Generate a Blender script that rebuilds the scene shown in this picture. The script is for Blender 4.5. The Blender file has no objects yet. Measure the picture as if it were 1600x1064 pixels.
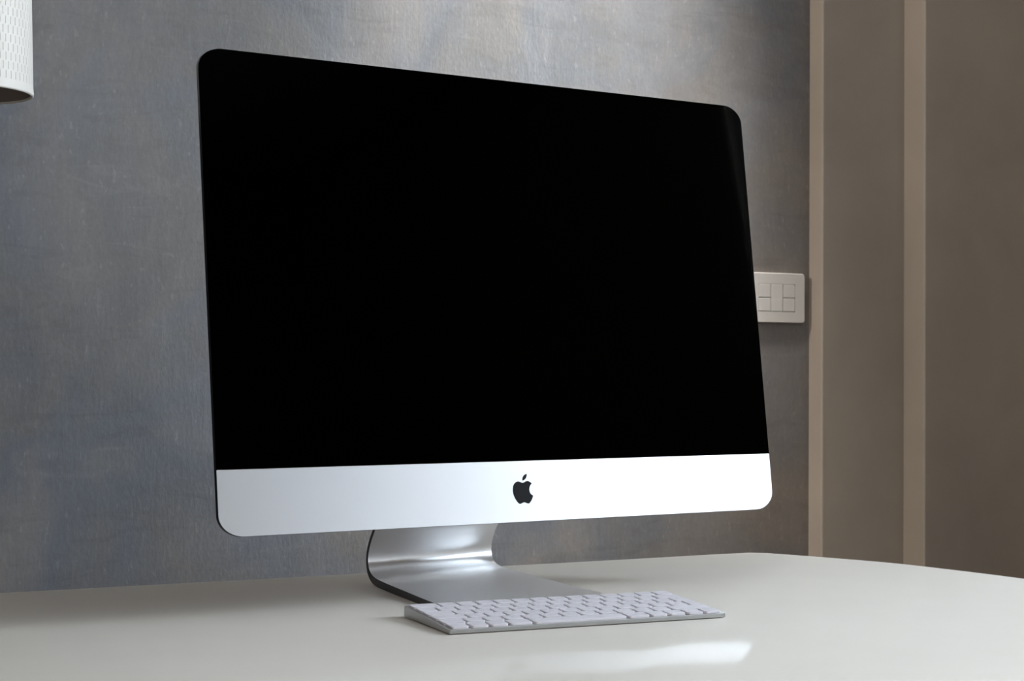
import bpy, bmesh, math, random
from math import sin, cos, pi, radians, atan, tan, sqrt
from mathutils import Vector, Matrix

SC = bpy.context.scene
COL = SC.collection
random.seed(4)
DZ = 0.74                     # height of the desk top

# ------------------------------------------------------------------ camera
cam_d = bpy.data.cameras.new('camera')
cam = bpy.data.objects.new('camera', cam_d); COL.objects.link(cam)
PITCH, ROLL = 0.01539, 0.00541
fw = Vector((0, cos(PITCH), sin(PITCH)))
rt = Vector((1, 0, 0)); up = rt.cross(fw)
rt2 = rt*cos(ROLL) + up*sin(ROLL); up2 = -rt*sin(ROLL) + up*cos(ROLL)
m = Matrix.Identity(4)
for i in range(3):
    m[i][0] = rt2[i]; m[i][1] = up2[i]; m[i][2] = -fw[i]
m.translation = (0, -1.71056, DZ + 0.23102)
cam.matrix_world = m
cam_d.sensor_fit = 'HORIZONTAL'; cam_d.sensor_width = 36.0
cam_d.lens = 2700.0*36.0/1600.0
cam_d.clip_start = 0.05
cam_d.dof.use_dof = True; cam_d.dof.focus_distance = 1.66; cam_d.dof.aperture_fstop = 24
SC.camera = cam

# ------------------------------------------------------------------ light
SC.view_settings.view_transform = 'Standard'
SC.view_settings.look = 'None'
SC.view_settings.gamma = 1.0
SC.view_settings.use_curve_mapping = False
SC.view_settings.exposure = 0.0

world = bpy.data.worlds.new('daylight'); SC.world = world; world.use_nodes = True
bg = world.node_tree.nodes['Background']
bg.inputs[0].default_value = (0.72, 0.84, 1.0, 1); bg.inputs[1].default_value = 2.0

TH = 0.5                                                  # direction of the back wall
ES = Vector((cos(TH), sin(TH), 0)); EN = Vector((sin(TH), -cos(TH), 0))
P0 = Vector((0.44, 1.14, 0))
ROOM = Matrix(((ES.x, EN.x, 0, P0.x), (ES.y, EN.y, 0, P0.y), (0, 0, 1, 0), (0, 0, 0, 1)))   # (s, n, z) -> world
S_L, S_R, N_F, H_R = -3.0, 1.20, 4.6, 2.75                # left wall, right wall, front wall, ceiling
WR = (1.55, 2.42, 1.28, 2.42)                             # right window: n0, n1, z0, z1
WS = (2.85, 4.05, 0.80, 1.16)                             # low window in the same wall, added to brighten the stand
WF = (-2.70, -1.60, 1.00, 2.30)                          # added unseen fill window, front wall: s0, s1, z0, z1


def window_light(name, centre, aim, width, height, power, color):
    l = bpy.data.lights.new(name, 'AREA'); l.shape = 'RECTANGLE'
    l.size = width; l.size_y = height; l.energy = power; l.color = color
    o = bpy.data.objects.new(name, l); COL.objects.link(o)
    z = -(ROOM.to_3x3() @ Vector(aim)); y = Vector((0, 0, 1)); x = y.cross(z)
    mm = Matrix.Identity(4)
    for i in range(3):
        mm[i][0] = x[i]; mm[i][1] = y[i]; mm[i][2] = z[i]
    mm.translation = ROOM @ Vector(centre)
    o.matrix_world = mm
    return o


window_light('daylight_right', (S_R+0.16, (WR[0]+WR[1])/2, (WR[2]+WR[3])/2), (-1, 0, 0), WR[1]-WR[0], WR[3]-WR[2], 150, (0.76, 0.885, 1.0))
window_light('stand_fill_light', (S_R+0.16, (WS[0]+WS[1])/2, (WS[2]+WS[3])/2), (-1, 0, 0), WS[1]-WS[0], WS[3]-WS[2], 17, (0.83, 0.92, 1.0))  # added unseen source that brightens the bend of the stand
window_light('front_fill_light', ((WF[0]+WF[1])/2, N_F+0.16, (WF[2]+WF[3])/2), (0, -1, 0), WF[1]-WF[0], WF[3]-WF[2], 23, (1.0, 0.88, 0.74))  # added unseen fill for the pilaster faces
# unseen spotlight added to brighten the pilaster edges, grazing the back wall from far left
SPOT = Vector((-2.75, 0.30, 2.05))
sp = bpy.data.lights.new('added_spot_beam', 'SPOT'); sp.energy = 190; sp.color = (1.0, 0.95, 0.88)
sp.spot_size = radians(34); sp.spot_blend = 0.5; sp.shadow_soft_size = 0.06
spo = bpy.data.objects.new('added_spot_beam', sp); COL.objects.link(spo)
AIM = Vector((0.15, 0.05, 1.10))
spo.location = ROOM @ SPOT
spo.rotation_euler = ((ROOM @ AIM) - (ROOM @ SPOT)).to_track_quat('-Z', 'Y').to_euler()


# unseen downlight added close to the back wall to brighten its upper part
DOWN = Vector((-0.44, 0.33, 2.66))
dl = bpy.data.lights.new('added_down_beam', 'SPOT'); dl.energy = 360; dl.color = (1.0, 0.96, 0.91)
dl.spot_size = radians(40); dl.spot_blend = 0.9; dl.shadow_soft_size = 0.09
dlo = bpy.data.objects.new('added_down_beam', dl); COL.objects.link(dlo)
dlo.location = ROOM @ DOWN
dlo.rotation_euler = ((ROOM @ Vector((-0.44, 0.03, 1.45))) - (ROOM @ DOWN)).to_track_quat('-Z', 'Y').to_euler()


# ------------------------------------------------------------------ materials
def mat(name, color, rough=0.5, metal=0.0, spec=0.5, coat=0.0, coat_rough=0.05):
    mt = bpy.data.materials.new(name); mt.use_nodes = True
    b = mt.node_tree.nodes['Principled BSDF']
    b.inputs['Base Color'].default_value = (*color, 1)
    b.inputs['Roughness'].default_value = rough
    b.inputs['Metallic'].default_value = metal
    b.inputs['Specular IOR Level'].default_value = spec
    b.inputs['Coat Weight'].default_value = coat
    b.inputs['Coat Roughness'].default_value = coat_rough
    return mt


class NT:
    def __init__(s, mt):
        s.t = mt.node_tree; s.b = s.t.nodes['Principled BSDF']
        s.tc = s.t.nodes.new('ShaderNodeTexCoord')

    def n(s, kind, **kw):
        nd = s.t.nodes.new(kind)
        for k, v in kw.items():
            if k in nd.inputs: nd.inputs[k].default_value = v
            else: setattr(nd, k, v)
        return nd

    def l(s, a, b): s.t.links.new(a, b)

    def mapping(s, scale, loc=(0, 0, 0), rot=(0, 0, 0)):
        mp = s.n('ShaderNodeMapping'); mp.inputs['Scale'].default_value = scale
        mp.inputs['Location'].default_value = loc; mp.inputs['Rotation'].default_value = rot
        s.l(s.tc.outputs['Object'], mp.inputs[0]); return mp.outputs[0]

    def noise(s, vec, scale, detail=4, rough=0.55, dist=0.0):
        nz = s.n('ShaderNodeTexNoise', Scale=scale, Detail=detail, Roughness=rough, Distortion=dist)
        s.l(vec, nz.inputs['Vector']); return nz.outputs['Fac']

    def ramp(s, fac, stops):
        r = s.n('ShaderNodeValToRGB'); e = r.color_ramp.elements
        while len(e) < len(stops): e.new(0.5)
        for el, (p, c) in zip(e, stops): el.position = p; el.color = (*c, 1)
        s.l(fac, r.inputs[0]); return r.outputs[0]

    def mix(s, fac, a, b, mode='MIX'):
        mx = s.n('ShaderNodeMix', data_type='RGBA', blend_type=mode)
        if isinstance(fac, float): mx.inputs[0].default_value = fac
        else: s.l(fac, mx.inputs[0])
        s.l(a, mx.inputs[6]); s.l(b, mx.inputs[7]); return mx.outputs[2]

    def bump(s, h, strength, dist):
        bp = s.n('ShaderNodeBump', Strength=strength, Distance=dist)
        s.l(h, bp.inputs['Height']); s.l(bp.outputs[0], s.b.inputs['Normal']); return bp


def plaster_material():
    mt = mat('polished_grey_plaster', (.3, .3, .3), 0.42, spec=0.45)
    t = NT(mt)
    big = t.noise(t.mapping((1, 1, 1), (3.1, 0, 1.7)), 2.6, 5, 0.55, 0.6)
    tone = t.ramp(big, [(0.32, (0.127, 0.121, 0.120)), (0.46, (0.156, 0.140, 0.124)), (0.56, (0.138, 0.136, 0.138)), (0.72, (0.198, 0.174, 0.150))])
    cloud = t.noise(t.mapping((1, 1, 0.7), (0, 0, 5)), 6.5, 6, 0.6, 1.2)
    c2 = t.ramp(cloud, [(0.3, (0.88, 0.88, 0.88)), (0.5, (1, 1, 1)), (0.72, (1.14, 1.13, 1.11))])
    col = t.mix(1.0, tone, c2, 'MULTIPLY')
    sw = t.noise(t.mapping((2.2, 2.2, 9), (1.3, 0, 0), (0, radians(-38), 0)), 2.6, 6, 0.62, 1.6)
    c5 = t.ramp(sw, [(0.36, (0.90, 0.895, 0.885)), (0.46, (1, 1, 1)), (0.60, (1, 1, 1)), (0.70, (1.14, 1.13, 1.12))])
    col = t.mix(1.0, col, c5, 'MULTIPLY')
    streak = t.noise(t.mapping((26, 26, 4.5), (0, 0, 0), (0, radians(14), 0)), 5.0, 5, 0.6, 0.4)
    c3 = t.ramp(streak, [(0.34, (0.95, 0.95, 0.95)), (0.6, (1, 1, 1)), (0.74, (1.10, 1.10, 1.10))])
    col = t.mix(1.0, col, c3, 'MULTIPLY')
    fine = t.noise(t.mapping((70, 70, 40)), 3.4, 4, 0.6)
    c4 = t.ramp(fine, [(0.3, (0.94, 0.94, 0.94)), (0.5, (1, 1, 1)), (0.72, (1.09, 1.09, 1.09))])
    col = t.mix(1.0, col, c4, 'MULTIPLY')
    # small pale flecks left by the trowel
    fl = t.noise(t.mapping((52, 52, 24), (7, 2, 3)), 3.0, 2, 0.5)
    c6 = t.ramp(fl, [(0.66, (1, 1, 1)), (0.72, (1.28, 1.27, 1.25))])
    col = t.mix(1.0, col, c6, 'MULTIPLY')
    # the colour turns from blue grey on the left to warm brown grey near the pilasters
    sx = t.n('ShaderNodeSeparateXYZ'); t.l(t.mapping((1, 1, 1), (0, 0, 0), (0, 0, -TH)), sx.inputs[0])
    hue = t.noise(t.mapping((1, 1, 1), (9, 4, 2)), 2.2, 4, 0.55, 0.8)
    ad = t.n('ShaderNodeMath', operation='MULTIPLY_ADD'); t.l(hue, ad.inputs[0]); ad.inputs[1].default_value = 1.1
    t.l(sx.outputs[0], ad.inputs[2])
    mr = t.n('ShaderNodeMapRange'); t.l(ad.outputs[0], mr.inputs[0])
    mr.inputs[1].default_value = 0.25; mr.inputs[2].default_value = 1.65; mr.inputs[3].default_value = 0.0; mr.inputs[4].default_value = 1.0
    c7 = t.ramp(mr.outputs[0], [(0.0, (0.93, 1.0, 1.12)), (0.55, (0.97, 1.0, 1.05)), (1.0, (1.03, 0.95, 0.88))])
    col = t.mix(1.0, col, c7, 'MULTIPLY')
    t.l(col, t.b.inputs['Base Color'])
    add = t.n('ShaderNodeMath', operation='ADD'); t.l(streak, add.inputs[0]); t.l(fine, add.inputs[1])
    add2 = t.n('ShaderNodeMath', operation='MULTIPLY_ADD'); t.l(cloud, add2.inputs[0]); add2.inputs[1].default_value = 3.0
    t.l(add.outputs[0], add2.inputs[2])
    t.bump(add2.outputs[0], 0.4, 0.0011)
    r = t.ramp(cloud, [(0.3, (0.5, 0.5, 0.5)), (0.7, (0.36, 0.36, 0.36))]); t.l(r, t.b.inputs['Roughness'])
    return mt


def paint_material(name, c, rough=0.55, var=0.07):
    mt = mat(name, c, rough, spec=0.35)
    t = NT(mt)
    nz = t.noise(t.mapping((1, 1, 1)), 3.5, 5, 0.6, 0.5)
    lo = tuple(x*(1-var) for x in c); hi = tuple(x*(1+var) for x in c)
    t.l(t.ramp(nz, [(0.35, lo), (0.65, hi)]), t.b.inputs['Base Color'])
    f = t.noise(t.mapping((60, 60, 40)), 3.0, 3, 0.6)
    t.bump(f, 0.25, 0.0006)
    return mt


def metal_material(name, c, rough):
    mt = mat(name, c, rough, 1.0)
    t = NT(mt)
    g = t.noise(t.mapping((1, 1, 1)), 1800.0, 2, 0.5)
    t.l(t.ramp(g, [(0.3, (rough-0.03,)*3), (0.7, (rough+0.03,)*3)]), t.b.inputs['Roughness'])
    return mt


def lacquer_material():
    mt = mat('white_lacquer', (0.72, 0.70, 0.675), 0.3, spec=0.0, coat=0.18, coat_rough=0.09)
    t = NT(mt)
    a = t.noise(t.mapping((1.2, 14, 1)), 6.0, 4, 0.5)
    t.bump(a, 0.06, 0.0006)
    s = t.noise(t.mapping((1, 1, 1)), 3.0, 4, 0.6)
    t.l(t.ramp(s, [(0.35, (0.725, 0.668, 0.60)), (0.65, (0.755, 0.698, 0.63))]), t.b.inputs['Base Color'])
    return mt


M = {}
M['plaster'] = plaster_material()
M['taupe'] = paint_material('taupe_wall_paint', (0.30, 0.25, 0.205))
M['room'] = paint_material('warm_grey_paint', (0.32, 0.27, 0.22))
M['ceiling'] = paint_material('ceiling_white_paint', (0.75, 0.74, 0.72))
M['floor'] = paint_material('dark_wood_floor', (0.11, 0.08, 0.06), 0.4, 0.25)
M['added_dark'] = mat('added_dark_finish', (0.02, 0.016, 0.013), 0.5, spec=0.3)  # finish of the added dark panel and the added spotlight
M['lacquer'] = lacquer_material()
M['leg_metal'] = mat('white_powder_coat', (0.7, 0.7, 0.69), 0.4)
M['alu'] = metal_material('blasted_aluminium', (0.63, 0.62, 0.63), 0.35)
M['stand_alu'] = metal_material('satin_stand_aluminium', (0.95, 0.95, 0.96), 0.44)
M['dark_edge'] = metal_material('edge_dark_reflection', (0.045, 0.045, 0.05), 0.35)  # aluminium edges, with the dark room reflection put into the colour
_t = NT(M['stand_alu']); _vt = _t.n('ShaderNodeVectorTransform', vector_type='VECTOR', convert_from='OBJECT', convert_to='WORLD')
_vt.inputs[0].default_value = (1, 0, 0); _t.l(_vt.outputs[0], _t.b.inputs['Tangent']); _t.b.inputs['Anisotropic'].default_value = 0.8   # satin finish drawn along the bend
M['glass_black'] = mat('black_screen_glass', (0.0, 0.0, 0.0), 0.04, spec=0.045)
M['logo'] = mat('black_emblem', (0.003, 0.003, 0.004), 0.3, spec=0.15)
M['case_alu'] = metal_material('keyboard_aluminium', (0.46, 0.46, 0.46), 0.34)
M['key'] = mat('white_key_plastic', (0.69, 0.65, 0.69), 0.45, spec=0.4)
M['legend'] = mat('grey_legend_ink', (0.52, 0.52, 0.55), 0.6)
M['rubber'] = mat('grey_rubber', (0.12, 0.12, 0.12), 0.8)
M['switch'] = mat('ivory_switch_plastic', (0.52, 0.485, 0.45), 0.4)
M['shade'] = mat('white_shade_ceramic', (0.775, 0.725, 0.67), 0.55)
M['shade_in'] = mat('brown_shade_lining', (0.32, 0.27, 0.24), 0.7)
M['cord'] = mat('white_cord', (0.6, 0.6, 0.6), 0.5)
M['bulb'] = mat('opal_bulb', (0.6, 0.58, 0.52), 0.3)
M['frame'] = mat('window_frame_paint', (0.6, 0.58, 0.55), 0.4)


def pane_material():
    mt = bpy.data.materials.new('window_glass'); mt.use_nodes = True
    t = mt.node_tree; t.nodes.remove(t.nodes['Principled BSDF'])
    tr = t.nodes.new('ShaderNodeBsdfTransparent'); gl = t.nodes.new('ShaderNodeBsdfGlossy'); gl.inputs['Roughness'].default_value = 0.02
    mx = t.nodes.new('ShaderNodeMixShader'); mx.inputs[0].default_value = 0.06
    t.links.new(tr.outputs[0], mx.inputs[1]); t.links.new(gl.outputs[0], mx.inputs[2])
    t.links.new(mx.outputs[0], t.nodes['Material Output'].inputs[0])
    return mt


M['pane'] = pane_material()


# ------------------------------------------------------------------ helpers
def obj(name, verts, faces, material, parent=None, smooth=False, M4=None, angle=35):
    me = bpy.data.meshes.new(name)
    if M4 is not None: verts = [M4 @ Vector(v) for v in verts]
    me.from_pydata([tuple(v) for v in verts], [], faces)
    bm = bmesh.new(); bm.from_mesh(me); bmesh.ops.recalc_face_normals(bm, faces=bm.faces)
    bm.to_mesh(me); bm.free()
    me.materials.append(material)
    o = bpy.data.objects.new(name, me); COL.objects.link(o)
    if parent: o.parent = parent
    if smooth:
        me.polygons.foreach_set('use_smooth', [True]*len(me.polygons))
        me.set_sharp_from_angle(angle=radians(angle))
    return o


def empty(name, loc, rz, label, cat, group=None):
    o = bpy.data.objects.new(name, None); COL.objects.link(o); o.empty_display_size = 0.05
    o.location = loc; o.rotation_euler = (0, 0, rz)
    o['label'] = label; o['category'] = cat
    if group: o['group'] = group
    return o


def structure(o): o['kind'] = 'structure'; return o


def box(x0, x1, y0, y1, z0, z1):
    v = [(x0, y0, z0), (x1, y0, z0), (x1, y1, z0), (x0, y1, z0), (x0, y0, z1), (x1, y0, z1), (x1, y1, z1), (x0, y1, z1)]
    f = [(0, 3, 2, 1), (4, 5, 6, 7), (0, 1, 5, 4), (1, 2, 6, 5), (2, 3, 7, 6), (3, 0, 4, 7)]
    return v, f


def join(*vf):
    V, F = [], []
    for v, f in vf:
        k = len(V); V += list(v); F += [tuple(i+k for i in q) for q in f]
    return V, F


def prism(outline, y0, y1):
    """outline in (x, z), extruded along y"""
    n = len(outline)
    v = [(x, y0, z) for x, z in outline] + [(x, y1, z) for x, z in outline]
    f = [tuple(range(n)), tuple(range(2*n-1, n-1, -1))] + [(i, i+n, (i+1) % n+n, (i+1) % n) for i in range(n)]
    return v, f


def loft(rings, cap0=True, cap1=True, closed=True):
    n = len(rings[0]); V = [p for r in rings for p in r]; F = []
    for k in range(len(rings)-1):
        for i in range(n if closed else n-1):
            j = (i+1) % n
            F.append((k*n+i, k*n+j, (k+1)*n+j, (k+1)*n+i))
    if cap0: F.append(tuple(range(n-1, -1, -1)))
    if cap1: F.append(tuple((len(rings)-1)*n+i for i in range(n)))
    return V, F


def rounded(x0, x1, z0, z1, rx, rz, seg=8, corners=(1, 1, 1, 1)):
    """rounded rectangle outline; corners: bottom-left, bottom-right, top-right, top-left"""
    out = []
    for k, (cx, cz, a0) in enumerate([(x0+rx, z0+rz, pi), (x1-rx, z0+rz, 1.5*pi), (x1-rx, z1-rz, 0), (x0+rx, z1-rz, pi/2)]):
        if corners[k]:
            for i in range(seg+1):
                a = a0 + pi/2*i/seg; out.append((cx+rx*cos(a), cz+rz*sin(a)))
        else:
            out.append(((x0, z0), (x1, z0), (x1, z1), (x0, z1))[k])
    return out


def lathe(profile, seg=48, cap0=False, cap1=False):
    rings = [[(r*cos(2*pi*i/seg), r*sin(2*pi*i/seg), z) for i in range(seg)] for r, z in profile]
    return loft(rings, cap0, cap1)


def spline(pts, n=4, closed=True):
    out = []; N = len(pts)
    for i in range(N if closed else N-1):
        p = [Vector(pts[(i+k) % N]) if closed else Vector(pts[min(max(i+k, 0), N-1)]) for k in (-1, 0, 1, 2)]
        for j in range(n):
            t = j/n
            q = 0.5*((2*p[1]) + (p[2]-p[0])*t + (2*p[0]-5*p[1]+4*p[2]-p[3])*t*t + (3*p[1]-p[0]-3*p[2]+p[3])*t**3)
            out.append(tuple(q))
    if not closed: out.append(tuple(pts[-1]))
    return out


# ------------------------------------------------------------------ the room
T = 0.12
structure(obj('floor', *box(S_L-T, S_R+T, -T, N_F+T, -0.1, 0), M['floor'], M4=ROOM))
structure(obj('ceiling', *box(S_L-T, S_R+T, -T, N_F+T, H_R, H_R+0.1), M['ceiling'], M4=ROOM))
structure(obj('wall_back', *box(S_L-T, S_R+T, -T, 0, 0, H_R), M['plaster'], M4=ROOM))
structure(obj('wall_left', *box(S_L-T, S_L, 0, N_F, 0, H_R), M['room'], M4=ROOM))


def right_wall():
    parts = []
    n = 0
    for n0, n1, z0, z1 in (WR, WS):
        parts += [box(S_R, S_R+T, n, n0, 0, H_R), box(S_R, S_R+T, n0, n1, 0, z0), box(S_R, S_R+T, n0, n1, z1, H_R)]
        n = n1
    parts.append(box(S_R, S_R+T, n, N_F, 0, H_R))
    structure(obj('wall_right', *join(*parts), M['room'], M4=ROOM))


right_wall()
structure(obj('wall_front', *join(box(S_L-T, WF[0], N_F, N_F+T, 0, H_R), box(WF[1], S_R+T, N_F, N_F+T, 0, H_R), box(WF[0], WF[1], N_F, N_F+T, 0, WF[2]), box(WF[0], WF[1], N_F, N_F+T, WF[3], H_R)), M['room'], M4=ROOM))


def window(name, s, w, turn=False):
    n0, n1, z0, z1 = w; e = 0.045; nm = (n0+n1)/2
    M4 = ROOM @ Matrix(((0, 1, 0, 0), (1, 0, 0, 0), (0, 0, 1, 0), (0, 0, 0, 1))) if turn else ROOM
    fr = structure(obj(name, *join(box(s-.03, s+.03, n0, n0+e, z0, z1), box(s-.03, s+.03, n1-e, n1, z0, z1), box(s-.03, s+.03, n0+e, n1-e, z0, z0+e), box(s-.03, s+.03, n0+e, n1-e, z1-e, z1), box(s-.025, s+.025, nm-.02, nm+.02, z0+e, z1-e)), M['frame'], M4=M4))
    for a, b in ((n0+e, nm-.02), (nm+.02, n1-e)):
        obj('pane', *box(s-.003, s+.003, a, b, z0+e, z1-e), M['pane'], fr, M4=M4)
    return fr


window('window_1', S_R+T/2, WR)
window('fill_window_front', N_F+T/2, WF, True)  # frame around the added front fill light
window('fill_window_low', S_R+T/2, WS)  # frame around the added low light

# the two stepped pilasters at the right end of the back wall
def pilaster(name, s0, s1, n1):
    r = 0.003
    o = [(s0, 0), (s0, n1-r)] + [(s0+r-r*cos(a), n1-r+r*sin(a)) for a in (pi/6, pi/3)] + [(s0+r, n1), (s1, n1), (s1, 0)]
    v, f = loft([[(x, y, 0) for x, y in o], [(x, y, H_R) for x, y in o]])
    structure(obj(name, v, f, M['taupe'], M4=ROOM))


pilaster('trim_1', 0.063, 0.2385, 0.034)
pilaster('trim_2', 0.2385, S_R, 0.085)

structure(obj('dark_reflection_panel', *box(-2.75, -1.50, -0.01, 0.05, 0, 2.15), M['added_dark'], M4=ROOM))  # unseen dark panel added for the metal sides to reflect

# unseen deep pier added to keep window light off the pilasters
structure(obj('light_block_pier', *box(0.55, S_R, 0.0, 1.00, 0, H_R), M['taupe'], M4=ROOM))

# ------------------------------------------------------------------ desk
desk = empty('desk', (0, 0, 0), 0, 'white glossy lacquered desk with rounded bowed end under the computer', 'desk')
DA = 0.4745
DX = Vector((cos(DA), sin(DA), 0)); DY = Vector((sin(DA), -cos(DA), 0))      # along the back edge, towards the room
DC = Vector((0.3085, 0.4665, 0))
# outline in (along, towards the room), bowed right-hand end
pts = [(-1.45, 0.0), (-0.9, 0.0), (-0.45, 0.0), (-0.2, 0.0), (-0.06, -0.003), (-0.012, -0.001), (0.008, 0.012)]
right = [(0.008, 0.012), (0.045, 0.083), (0.081, 0.168), (0.099, 0.249), (0.112, 0.333), (0.120, 0.42), (0.122, 0.50), (0.118, 0.60), (0.104, 0.72), (0.078, 0.84), (0.04, 0.945), (0.012, 1.0)]
right = [tuple(p) for p in spline(right, 4, False)]
outline = pts[:-1] + right + [(-0.02, 1.01), (-0.3, 1.012), (-0.9, 1.012), (-1.45, 1.012)]
cx = sum(p[0] for p in outline)/len(outline); cy = 0.5


def desk_ring(inset, z):
    out = []
    n = len(outline)
    for i, p in enumerate(outline):
        a = Vector(outline[i-1]); b = Vector(outline[(i+1) % n]); d = (b-a).normalized()
        nrm = Vector((-d.y, d.x))
        if nrm.dot(Vector((cx, cy))-Vector(p)) < 0: nrm = -nrm
        q = Vector(p) + nrm*inset
        w = DC + DX*q.x + DY*q.y
        out.append((w.x, w.y, z))
    return out


obj('tabletop', *loft([desk_ring(0.006, DZ-0.03), desk_ring(0, DZ-0.025), desk_ring(0, DZ-0.003), desk_ring(0.0009, DZ-0.0009), desk_ring(0.003, DZ)]), M['lacquer'], desk, smooth=True, angle=60)
obj('apron', *[(lambda vf: ([tuple(DC+DX*x+DY*y+Vector((0, 0, z))) for x, y, z in vf[0]], vf[1]))(join(box(-1.3, -.12, .12, .15, DZ-.09, DZ-.03), box(-1.3, -.12, .86, .89, DZ-.09, DZ-.03), box(-1.3, -1.27, .15, .86, DZ-.09, DZ-.03), box(-.15, -.12, .15, .86, DZ-.09, DZ-.03)))][0], M['leg_metal'], desk)
for a in (-1.27, -0.15):
    for b in (0.15, 0.86):
        p = DC + DX*a + DY*b
        v, f = lathe([(0.014, 0), (0.015, 0.004), (0.024, DZ-0.05), (0.024, DZ-0.03)], 20, True, True)
        obj('leg', [(x+p.x, y+p.y, z) for x, y, z in v], f, M['leg_metal'], desk, smooth=True)

# ------------------------------------------------------------------ computer
YAW, TILT = 0.57673, 0.13047
W, HP, CH = 0.65, 0.44986, 0.06007
FO = Vector((0.01408, 0, DZ))
imac = empty('desktop_computer', FO, YAW, 'all-in-one computer with black screen and silver chin on a bent metal stand', 'computer')
PT = Matrix.Translation((0, 0, 0.07822)) @ Matrix.Rotation(-TILT, 4, 'X')      # panel frame -> root frame
RX, RZ = 0.0245, 0.0195
# casing: thin edge and domed back
rings = []
def panel_ring(k, y, cz=0.20):
    o = rounded(-W/2, W/2, 0, HP, RX, RZ, 10)
    return [(x*k, y, cz+(z-cz)*k) for x, z in o]
rings = [panel_ring(0.9990, 0.0006), panel_ring(1, 0.0009), panel_ring(1, 0.0050), panel_ring(0.997, 0.0056)]
for k in (0.93, 0.84, 0.74, 0.62, 0.5, 0.38, 0.24, 0.1):
    q = 1-k; rings.append(panel_ring(k, 0.0056 + 0.044*(1-(1-q)**2.2)*(0.35+0.65*q) if q < 0.62 else 0.0056+0.044*(0.70+0.25*q)))
rc = obj('rear_casing', *loft(rings), M['alu'], imac, smooth=True, M4=PT, angle=40)
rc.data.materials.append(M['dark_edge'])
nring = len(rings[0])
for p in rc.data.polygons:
    if p.index < nring*3: p.material_index = 1        # the thin rim, dark reflection coloured in
e = 0.0001
scr = rounded(-W/2+e, W/2-e, CH+0.0002, HP-e, RX, RZ, 12, (0, 0, 1, 1))
obj('screen', *prism(scr, 0.0, 0.0009), M['glass_black'], imac, M4=PT)
chin_o = rounded(-W/2+0.0002, W/2-0.0002, 0.0002, CH-0.0002, RX, RZ, 12, (1, 1, 0, 0))
chin = obj('chin', *prism(chin_o, 0.0001, 0.0009), M['alu'], imac, M4=PT)
chin['label'] = 'silver aluminium chin below the screen'
body = [(0.06, 38.51), (2.11, 39.11), (4.17, 39.91), (5.62, 40.1), (7.59, 39.66), (9.25, 38.79), (10.69, 37.45), (9.02, 35.93), (8.02, 34.29), (7.47, 32.4), (7.43, 30.49), (8.02, 28.56), (9.16, 26.99), (11.45, 25.48), (10.92, 23.92), (9.59, 21.58), (7.98, 19.5), (6.44, 18.13), (5.1, 17.8), (3.3, 18.25), (1.75, 18.88), (0.23, 19.17), (-1.34, 18.81), (-2.99, 18.11), (-4.73, 17.75), (-6.1, 18.37), (-7.69, 19.85), (-9.22, 22.05), (-10.71, 24.71), (-11.77, 27.83), (-12.21, 30.93), (-11.87, 33.76), (-11.1, 36.35), (-9.65, 38.2), (-7.85, 39.48), (-5.82, 39.98), (-3.84, 39.78), (-1.9, 39.05)]
leaf = [(5.4, 47.37), (5.39, 45.84), (4.67, 43.95), (3.2, 42.09), (1.4, 41.05), (-0.17, 40.76), (-0.07, 42.67), (0.95, 44.78), (2.69, 46.4)]


def segs(pts, cuts, n=4):
    """smooth closed outline kept sharp at the given corner indices"""
    N = len(pts); out = []
    for a, b in zip(cuts, cuts[1:]+[cuts[0]+N]):
        part = [pts[i % N] for i in range(a, b+1)]
        out += spline(part, n, False)[:-1]
    return [(x*.001, y*.001) for x, y in out]


lg = join(prism(segs(body, [0, 6, 13, 24]) if False else segs(body, [6, 13]), -0.00005, 0.0008), prism(segs(leaf, [0, 5]), -0.00005, 0.0008))
lo = obj('logo', *lg, M['logo'], chin, M4=PT)
lo['label'] = 'black bitten fruit emblem with a leaf'

# stand: one bent plate, foot and neck, ruled between a left and a right profile
FA = 0.42921
R2 = Matrix.Rotation(FA-YAW, 4, 'Z')


def profile(b_off, b_front):
    """(b, z, thickness) from the front edge of the foot over the bend up the neck"""
    return [(b_front, 0.0066, .0066), (0.0, 0.0068, .0068), (0.06, 0.0072, .0072), (0.11, 0.0078, .0078), (0.1445+b_off, 0.0086, .0082),
            (0.158+b_off, 0.0094, .0082), (0.1690+b_off, 0.0113, .0080), (0.1768+b_off, 0.0150, .0074), (0.1812+b_off, 0.0205, .0068), (0.1822+b_off, 0.027, .0062),
            (0.1802+b_off, 0.0347, .0056), (0.1725+b_off, 0.0469, .0052), (0.161+b_off, 0.0587, .005), (0.132+b_off, 0.088, .005), (0.098+b_off, 0.122, .005), (0.075+b_off*.9, 0.146, .005), (0.062+b_off*.8, 0.170, .005), (0.058+b_off*.7, 0.195, .005)]


def dense(p): return spline([(a, b, c) for a, b, c in p], 4, False)


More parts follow.
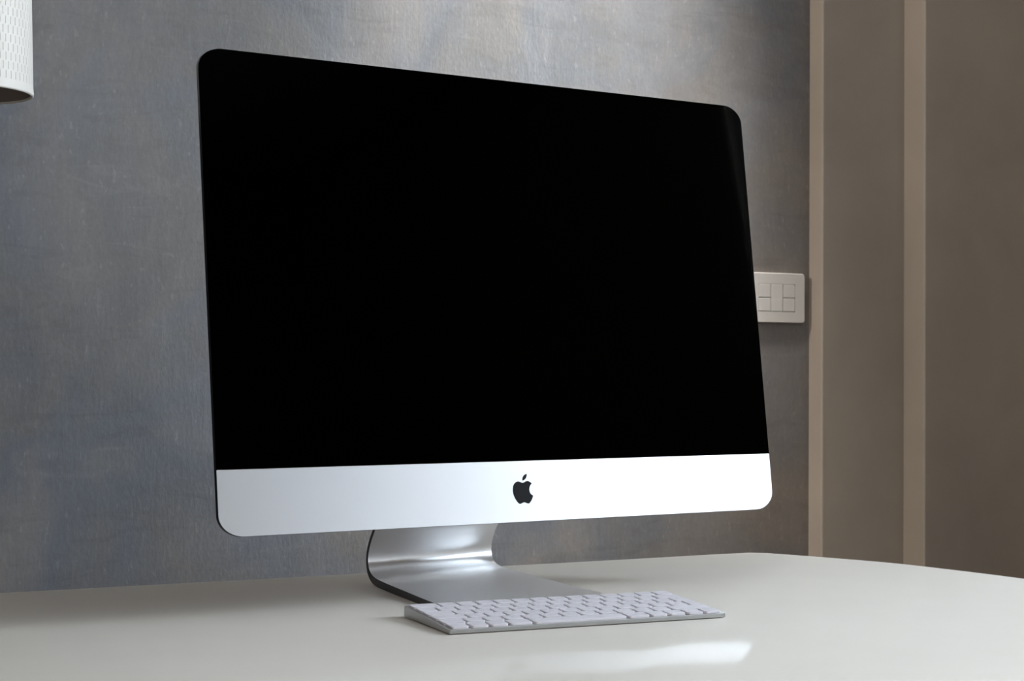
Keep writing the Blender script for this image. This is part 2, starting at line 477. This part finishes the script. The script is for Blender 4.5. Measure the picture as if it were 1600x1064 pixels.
LU, RU = (-0.1062, -0.0985), (0.0758, 0.0684)
pl = dense(profile(0.0, -0.047)); pr = dense(profile(0.054, -0.0378))
npf = len(pl)
CR = 0.022
acr = 9
V = []; F = []
for i in range(npf):
    t = i/(npf-1)
    def ut(pp, ends):
        k = min(max((pp[0]-(-0.037))/(0.17+0.037), 0), 1)
        return ends[0]*(1-k)+ends[1]*k
    row_t, row_b = [], []
    # outward normal of the profile, for the thickness
    def nrm(p):
        a = Vector(p[max(i-1, 0)][:2]); b = Vector(p[min(i+1, npf-1)][:2]); d = (b-a).normalized()
        return Vector((d.y, -d.x))
    nl, nr = nrm(pl), nrm(pr)
    for j in range(acr+1):
        w = j/acr
        top = Vector((ut(pl[i], LU)*(1-w)+ut(pr[i], RU)*w, pl[i][0]*(1-w)+pr[i][0]*w, pl[i][1]*(1-w)+pr[i][1]*w))
        nn = (nl*(1-w)+nr*w)
        th = pl[i][2]
        bot = top + Vector((0, nn.x, nn.y))*th
        bot.z = max(bot.z, 0.0) if i < npf*0.55 else bot.z
        row_t.append(top); row_b.append(bot)
    # rounded front corners of the foot
    def clip(rows):
        bf = rows[0].y; lim = None
        return rows
    V.append((row_t, row_b))
# rounded front corners: pull the front end of each column back along a quarter ellipse
cols = acr+1
ncorner = 7
xs = []
for i in range(ncorner+1):
    a = pi/2*i/ncorner; xs.append((1-cos(a))*CR)
full = xs + [CR + (0.182-2*CR)*k/6 for k in range(1, 6)] + [0.182-x for x in reversed(xs)]
allV = []; allF = []


def strip_pt(pi_, x, side):
    w = min(max(x/0.182, 0), 1)
    rt_, rb_ = V[pi_]
    j = min(int(w*acr), acr-1); f_ = w*acr-j
    r = rt_ if side == 0 else rb_
    return r[j].lerp(r[j+1], f_)


def front_shift(x):
    d = min(x, 0.182-x)
    return 0 if d >= CR else CR - sqrt(max(CR*CR-(CR-d)**2, 0))


ncol = len(full)
for side in (0, 1):
    for i in range(npf):
        for x in full:
            p = strip_pt(i, x, side).copy()
            s = front_shift(x)
            fr = -0.0375 + s
            if p.y < 0.06:                     # only the front of the foot
                k = (0.06-p.y)/(0.06+0.0375)
                p.y += s*k
            allV.append(tuple(R2 @ p))
o2 = npf*ncol
for i in range(npf-1):
    for j in range(ncol-1):
        a = i*ncol+j
        allF.append((a, a+1, a+ncol+1, a+ncol))
        allF.append((o2+a, o2+a+ncol, o2+a+ncol+1, o2+a+1))
for i in range(npf-1):
    for j in (0, ncol-1):
        a = i*ncol+j; allF.append((a, a+ncol, o2+a+ncol, o2+a))
for j in range(ncol-1):
    for i in (0, npf-1):
        a = i*ncol+j; allF.append((a, a+1, o2+a+1, o2+a))
st = obj('stand', allV, allF, M['stand_alu'], imac, smooth=True, angle=38)
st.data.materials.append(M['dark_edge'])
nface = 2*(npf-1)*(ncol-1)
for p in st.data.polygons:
    if nface <= p.index < nface+2*(npf-1): p.material_index = 1   # the two side edges, dark reflection coloured in

# ------------------------------------------------------------------ keyboard
KA = YAW - 0.15725
KS = 0.985
KW, KD = 0.279*KS, 0.1149*KS
kb = empty('keyboard', (0.0735, -0.1640, DZ), KA, 'slim silver wireless keyboard with white keys in front of the stand', 'keyboard')
ZF, ZR, GAP = 0.0046, 0.0106, 0.0006
SL = (ZR-ZF)/KD
prof = [(0.0, 0.0010), (0.0, ZF-.0004), (0.0004, ZF), (KD-0.0012, ZR), (KD-0.0003, ZR-0.0007), (KD, ZR-.0020), (KD, 0.0022), (KD-0.0006, 0.0012), (KD-0.002, GAP), (KD-0.016, GAP), (KD-.021, 0.0014), (0.006, 0.0008), (0.0012, GAP)]
kr = []
for x, ins in ((-KW/2, 0.0006), (-KW/2+0.0007, 0.0), (KW/2-0.0007, 0.0), (KW/2, 0.0006)):
    kr.append([(x, y+(ins if y < KD/2 else -ins), z) for y, z in prof])
obj('case', *loft(kr), M['case_alu'], kb, smooth=True, angle=30)
for y in (0.004, KD-0.014):
    obj('rubber_foot', *box(-KW/2+0.02, KW/2-0.02, y, y+0.006, 0, 0.0011), M['rubber'], kb)
U = 0.019*KS
ROWP = 0.01855*KS
rows = [[('esc', 1.5)] + [('F%d' % i, 1) for i in range(1, 13)] + [('', 1)],
        [(c, 1) for c in '\\1234567890\'ì'] + [('', 1.5)],
        [('', 1.5)] + [(c, 1) for c in 'QWERTYUIOPè+'],
        [('', 1.75)] + [(c, 1) for c in 'ASDFGHJKLòàù'],
        [('', 1.25)] + [(c, 1) for c in '<ZXCVBNM,.-'] + [('', 2.25)],
        [('fn', 1), ('', 1), ('', 1), ('', 1.25), ('', 5), ('', 1.25), ('', 1), ('', 1), ('UD', 1), ('', 1)]]
G = 0.0025*KS
X0 = -7.25*U
YTOP = 0.00185 + 6*ROWP
KZ = 0.0019                      # key height above the case
key_cache = {}


def key_mesh(w, d):
    k = (round(w, 5), round(d, 5))
    if k in key_cache: return key_cache[k]
    r = 0.0021*KS
    def ring(ins, z): return [(x, y, z) for x, y in rounded(-w/2+ins, w/2-ins, -d/2+ins, d/2-ins, r-ins*.5, r-ins*.5, 3)]
    v, f = loft([ring(0.0, 0.0), ring(0.0, KZ-0.00025), ring(0.0003, KZ)])
    o = obj('key', v, f, M['key']); me = o.data; bpy.data.objects.remove(o); me.name = 'key'
    key_cache[k] = me
    return me


TX = atan(SL)


def place_key(xa, xb, ya, yb):
    me = key_mesh(xb-xa, yb-ya)
    o = bpy.data.objects.new('key', me); COL.objects.link(o); o.parent = kb
    yc = (ya+yb)/2
    o.location = ((xa+xb)/2, yc, ZF + SL*yc - 0.00005); o.rotation_euler = (TX, 0, 0)
    return o


def legend(text, key, size):
    c = bpy.data.curves.new('legend', 'FONT'); c.body = text; c.size = size
    c.align_x = 'CENTER'; c.align_y = 'CENTER'; c.resolution_u = 2
    t = bpy.data.objects.new('legend_source', c); COL.objects.link(t)
    bpy.context.view_layer.update()
    me = bpy.data.meshes.new_from_object(t.evaluated_get(bpy.context.evaluated_depsgraph_get()))
    bpy.data.objects.remove(t); me.materials.clear(); me.materials.append(M['legend'])
    o = bpy.data.objects.new('legend', me); COL.objects.link(o); o.parent = key
    o.location = (0, 0, KZ + 0.00003)


for r, row in enumerate(rows):
    y1 = YTOP - r*ROWP - G/2; y0 = YTOP - (r+1)*ROWP + G/2; x = X0
    for t, w in row:
        xa, xb = x+G/2, x+w*U-G/2
        if t == 'UD':
            ym = (y0+y1)/2
            place_key(xa, xb, y0, ym-0.0002); place_key(xa, xb, ym+0.0002, y1)
        else:
            k = place_key(xa, xb, y0, y1)
            if t: legend(t, k, 0.0052 if len(t) == 1 else 0.003)
        x += w*U
# the tall return key over two rows
y1 = YTOP - 2*ROWP - G/2; ymid = YTOP - 3*ROWP - G/2; y0 = YTOP - 4*ROWP + G/2
xr = X0+14.5*U-G/2; xl1 = X0+13.5*U+G/2; xl2 = X0+13.75*U+G/2
def ret(ins):
    return [(xl2+ins, y0+ins), (xr-ins-.0016, y0+ins), (xr-ins-.0004, y0+ins+.0004), (xr-ins, y0+ins+.0016), (xr-ins, y1-ins-.0016), (xr-ins-.0004, y1-ins-.0004), (xr-ins-.0016, y1-ins), (xl1+ins+.0016, y1-ins), (xl1+ins+.0004, y1-ins-.0004), (xl1+ins, y1-ins-.0016), (xl1+ins, ymid+ins+G/2), (xl2+ins, ymid+ins+G/2)]
def lift(o, dz): return [(x, y, ZF+SL*y-0.00005+dz) for x, y in o]
obj('key', *loft([lift(ret(0), 0), lift(ret(0), KZ-.00025), lift(ret(.0003), KZ)]), M['key'], kb)

# ------------------------------------------------------------------ light switch on the wall
sw_o = empty('light_switch', tuple(ROOM @ Vector((-0.0100, 0, DZ+0.3472))), TH, 'ivory wall switch plate with five rockers beside the pilaster', 'light switch')
# local frame: x along the wall, -y into the room
def plate_ring(ins, y): return [(x, y, z) for x, z in rounded(-.058+ins, .058-ins, -.041+ins, .041-ins, .005, .005, 5)]
hw, hh = 0.0372, 0.0228
def hole(y): return [(-hw, y, -hh), (hw, y, -hh), (hw, y, hh), (-hw, y, hh)]
v, f = loft([plate_ring(0, 0), plate_ring(0, -0.006), plate_ring(0.0012, -0.0082)], True, False)
k = len(v); nr = len(plate_ring(0, 0))
v += hole(-0.0082) + hole(-0.004)
f = f + [(k+i, k+(i+1) % 4, k+4+(i+1) % 4, k+4+i) for i in range(4)] + [(k+4, k+5, k+6, k+7)]
# front annulus between the outline and the opening
q = nr//4
for c in range(4):
    base = 2*nr
    for i in range(q-1): f.append((base+c*q+i, base+c*q+i+1, k+c))
    f.append((base+c*q+q-1, base+((c+1)*q) % nr, k+(c+1) % 4, k+c))
obj('plate', v, f, M['switch'], sw_o)
cw = 2*hw/3; g = 0.0007
for c in range(3):
    xa, xb = -hw+c*cw+g, -hw+(c+1)*cw-g
    spans = [(-hh+g, hh-g)] if c == 1 else [(-hh+g, -g), (g, hh-g)]
    for za, zb in spans:
        r0 = [(x, -0.0041, z) for x, z in rounded(xa, xb, za, zb, .0006, .0006, 2)]
        r1 = [(x, -0.0081, z) for x, z in rounded(xa, xb, za, zb, .0006, .0006, 2)]
        r2 = [(x, -0.0085, z) for x, z in rounded(xa+.0005, xb-.0005, za+.0005, zb-.0005, .0006, .0006, 2)]
        obj('rocker', *loft([r0, r1, r2]), M['switch'], sw_o)

# ------------------------------------------------------------------ pendant lamp, upper left
LD = 1.90                                                  # depth in front of the camera
lc = Vector((0, -1.71056, DZ+0.23102)) + (fw + rt2*((-64-800)/2700) - up2*((147-532)/2700))*LD
lc = Vector((round(lc.x, 4), round(lc.y, 4), round(lc.z, 4)))
LR, LH = 0.0790, 0.24
lamp = empty('pendant_lamp', lc, 0, 'white drum pendant lampshade with rows of vertical slits, hanging above desk', 'lamp')
NS = 70; RH = 0.0098
wall_t = 0.003
V = []; F = []
def rad(z): return LR - 0.026*z
def P(a, z, d=0.0): r = rad(z)-d; return (r*cos(a), r*sin(a), z)
def quad(a0, a1, z0, z1, d=0.0):
    k = len(V); V.extend([P(a0, z0, d), P(a1, z0, d), P(a1, z1, d), P(a0, z1, d)]); F.append((k, k+1, k+2, k+3))
def side(pa, pb, pc, pd):
    k = len(V); V.extend([pa, pb, pc, pd]); F.append((k, k+1, k+2, k+3))
da = 2*pi/NS; sa = da*0.10; dd = 0.0010
rowsn = int((LH-0.016)/RH)
zs0 = 0.010
for r in range(rowsn):
    z0 = zs0 + r*RH; z1 = z0 + RH
    for i in range(NS*2):
        a0 = i*da/2; a1 = a0+da/2; am = (a0+a1)/2
        b0, b1 = am-sa/2, am+sa/2
        # every second half-column carries a slit spanning 1.5 rows, staggered
        on = (i + r) % 2 == 0
        quad(a0, b0, z0, z1); quad(b1, a1, z0, z1)
        za, zb = z0+RH*0.10, z1-RH*0.04
        if on:
            quad(b0, b1, z0, za); quad(b0, b1, zb, z1); quad(b0, b1, za, zb, dd)
            side(P(b0, za), P(b0, zb), P(b0, zb, dd), P(b0, za, dd)); side(P(b1, za), P(b1, zb), P(b1, zb, dd), P(b1, za, dd))
            side(P(b0, za), P(b1, za), P(b1, za, dd), P(b0, za, dd)); side(P(b0, zb), P(b1, zb), P(b1, zb, dd), P(b0, zb, dd))
        else:
            quad(b0, b1, z0, z1)
n_out = NS*2
ztop = zs0 + rowsn*RH
# plain rims: bottom lip (rounded) and top lip
def ringpts(r, z): return [(r*cos(2*pi*i/n_out), r*sin(2*pi*i/n_out), z) for i in range(n_out)]
lip = [(rad(zs0), zs0), (rad(0)+0.0004, 0.003), (rad(0)+0.0002, 0.001), (rad(0)-0.0010, 0.0), (rad(0)-0.0026, 0.0004), (rad(0)-0.0034, 0.0020)]
lv, lf = loft([ringpts(r, z) for r, z in lip], False, False)
tv, tf = loft([ringpts(rad(ztop), ztop), ringpts(rad(ztop), LH), ringpts(rad(LH)-.003, LH)], False, False)
v, f = join((V, F), (lv, lf), (tv, tf))
sh = obj('lamp_shade', v, f, M['shade'], lamp)
bm = bmesh.new(); bm.from_mesh(sh.data); bmesh.ops.remove_doubles(bm, verts=bm.verts, dist=1e-5); bmesh.ops.recalc_face_normals(bm, faces=bm.faces); bm.to_mesh(sh.data); bm.free()
sh.data.polygons.foreach_set('use_smooth', [True]*len(sh.data.polygons)); sh.data.set_sharp_from_angle(angle=radians(40))
lin = obj('shade_lining', *lathe([(rad(0)-0.0034, 0.0020), (rad(0)-0.0036, 0.006), (rad(LH)-0.003, LH)], n_out), M['shade_in'], lamp, smooth=True)
lin['label'] = 'dark brown inside of the shade'
cordtop = H_R - lc.z
obj('top_disc', *lathe([(0.006, LH-0.008), (rad(LH)-0.004, LH-0.008), (rad(LH)-0.004, LH-0.005), (0.006, LH-0.005)], 40, True, True), M['shade'], lamp, smooth=True)
obj('bulb_socket', *lathe([(0.006, LH-0.09), (0.019, LH-0.088), (0.020, LH-0.05), (0.012, LH-0.036), (0.006, LH-0.030), (0.006, LH-0.008)], 24, True, True), M['cord'], lamp, smooth=True)
obj('bulb', *lathe([(0.002, LH-0.186), (0.016, LH-0.182), (0.027, LH-0.168), (0.030, LH-0.150), (0.027, LH-0.132), (0.018, LH-0.112), (0.013, LH-0.098), (0.013, LH-0.088)], 24, True, True), M['bulb'], lamp, smooth=True)
obj('cord', *lathe([(0.003, LH-0.006), (0.003, cordtop-0.02)], 12, True, True), M['cord'], lamp, smooth=True)
obj('ceiling_rose', *lathe([(0.045, cordtop), (0.045, cordtop-0.012), (0.03, cordtop-0.022), (0.004, cordtop-0.024)], 32, True, True), M['cord'], lamp, smooth=True)

# ------------------------------------------------------------------ body of the added spotlight, far left out of the picture
d = ((ROOM @ AIM) - (ROOM @ SPOT)).normalized()
wl = empty('added_wall_spot', ROOM @ Vector((SPOT.x-0.03, 0.0, SPOT.z+0.06)), TH, 'unseen black spotlight added to brighten the pilaster edges', 'spotlight')
Wi = (Matrix.Translation(wl.location) @ Matrix.Rotation(TH, 4, 'Z')).inverted()
q = d.to_track_quat('Z', 'Y').to_matrix().to_4x4()
HM = Wi @ Matrix.Translation((ROOM @ SPOT) - d*0.012) @ q
obj('spot_head', *lathe([(0.02, -0.11), (0.034, -0.10), (0.038, -0.005), (0.042, 0.02), (0.036, 0.02), (0.033, -0.004), (0.030, -0.03), (0.0, -0.035)], 28, True, False), M['added_dark'], wl, smooth=True, M4=HM)
pa = Wi @ ((ROOM @ SPOT) - d*0.09); pb = Vector((0, 0, 0))
dr = (pa-pb); L = dr.length
obj('spot_arm', *lathe([(0.008, 0.0), (0.008, L)], 12, True, True), M['added_dark'], wl, smooth=True, M4=dr.to_track_quat('Z', 'Y').to_matrix().to_4x4())
obj('wall_rose', *lathe([(0.045, 0), (0.045, 0.012), (0.02, 0.016)], 28, True, True), M['added_dark'], wl, smooth=True, M4=Matrix.Rotation(radians(90), 4, 'X'))

# ------------------------------------------------------------------ body of the added downlight near the back wall
cd_ = empty('added_downlight', ROOM @ Vector((DOWN.x, DOWN.y, H_R)), 0, 'unseen white downlight added to brighten the upper plastered wall', 'downlight')
obj('housing', *lathe([(0.05, 0.0), (0.05, -0.075), (0.044, -0.075), (0.040, -0.03), (0.0, -0.028)], 36, True, False), M['cord'], cd_, smooth=True)
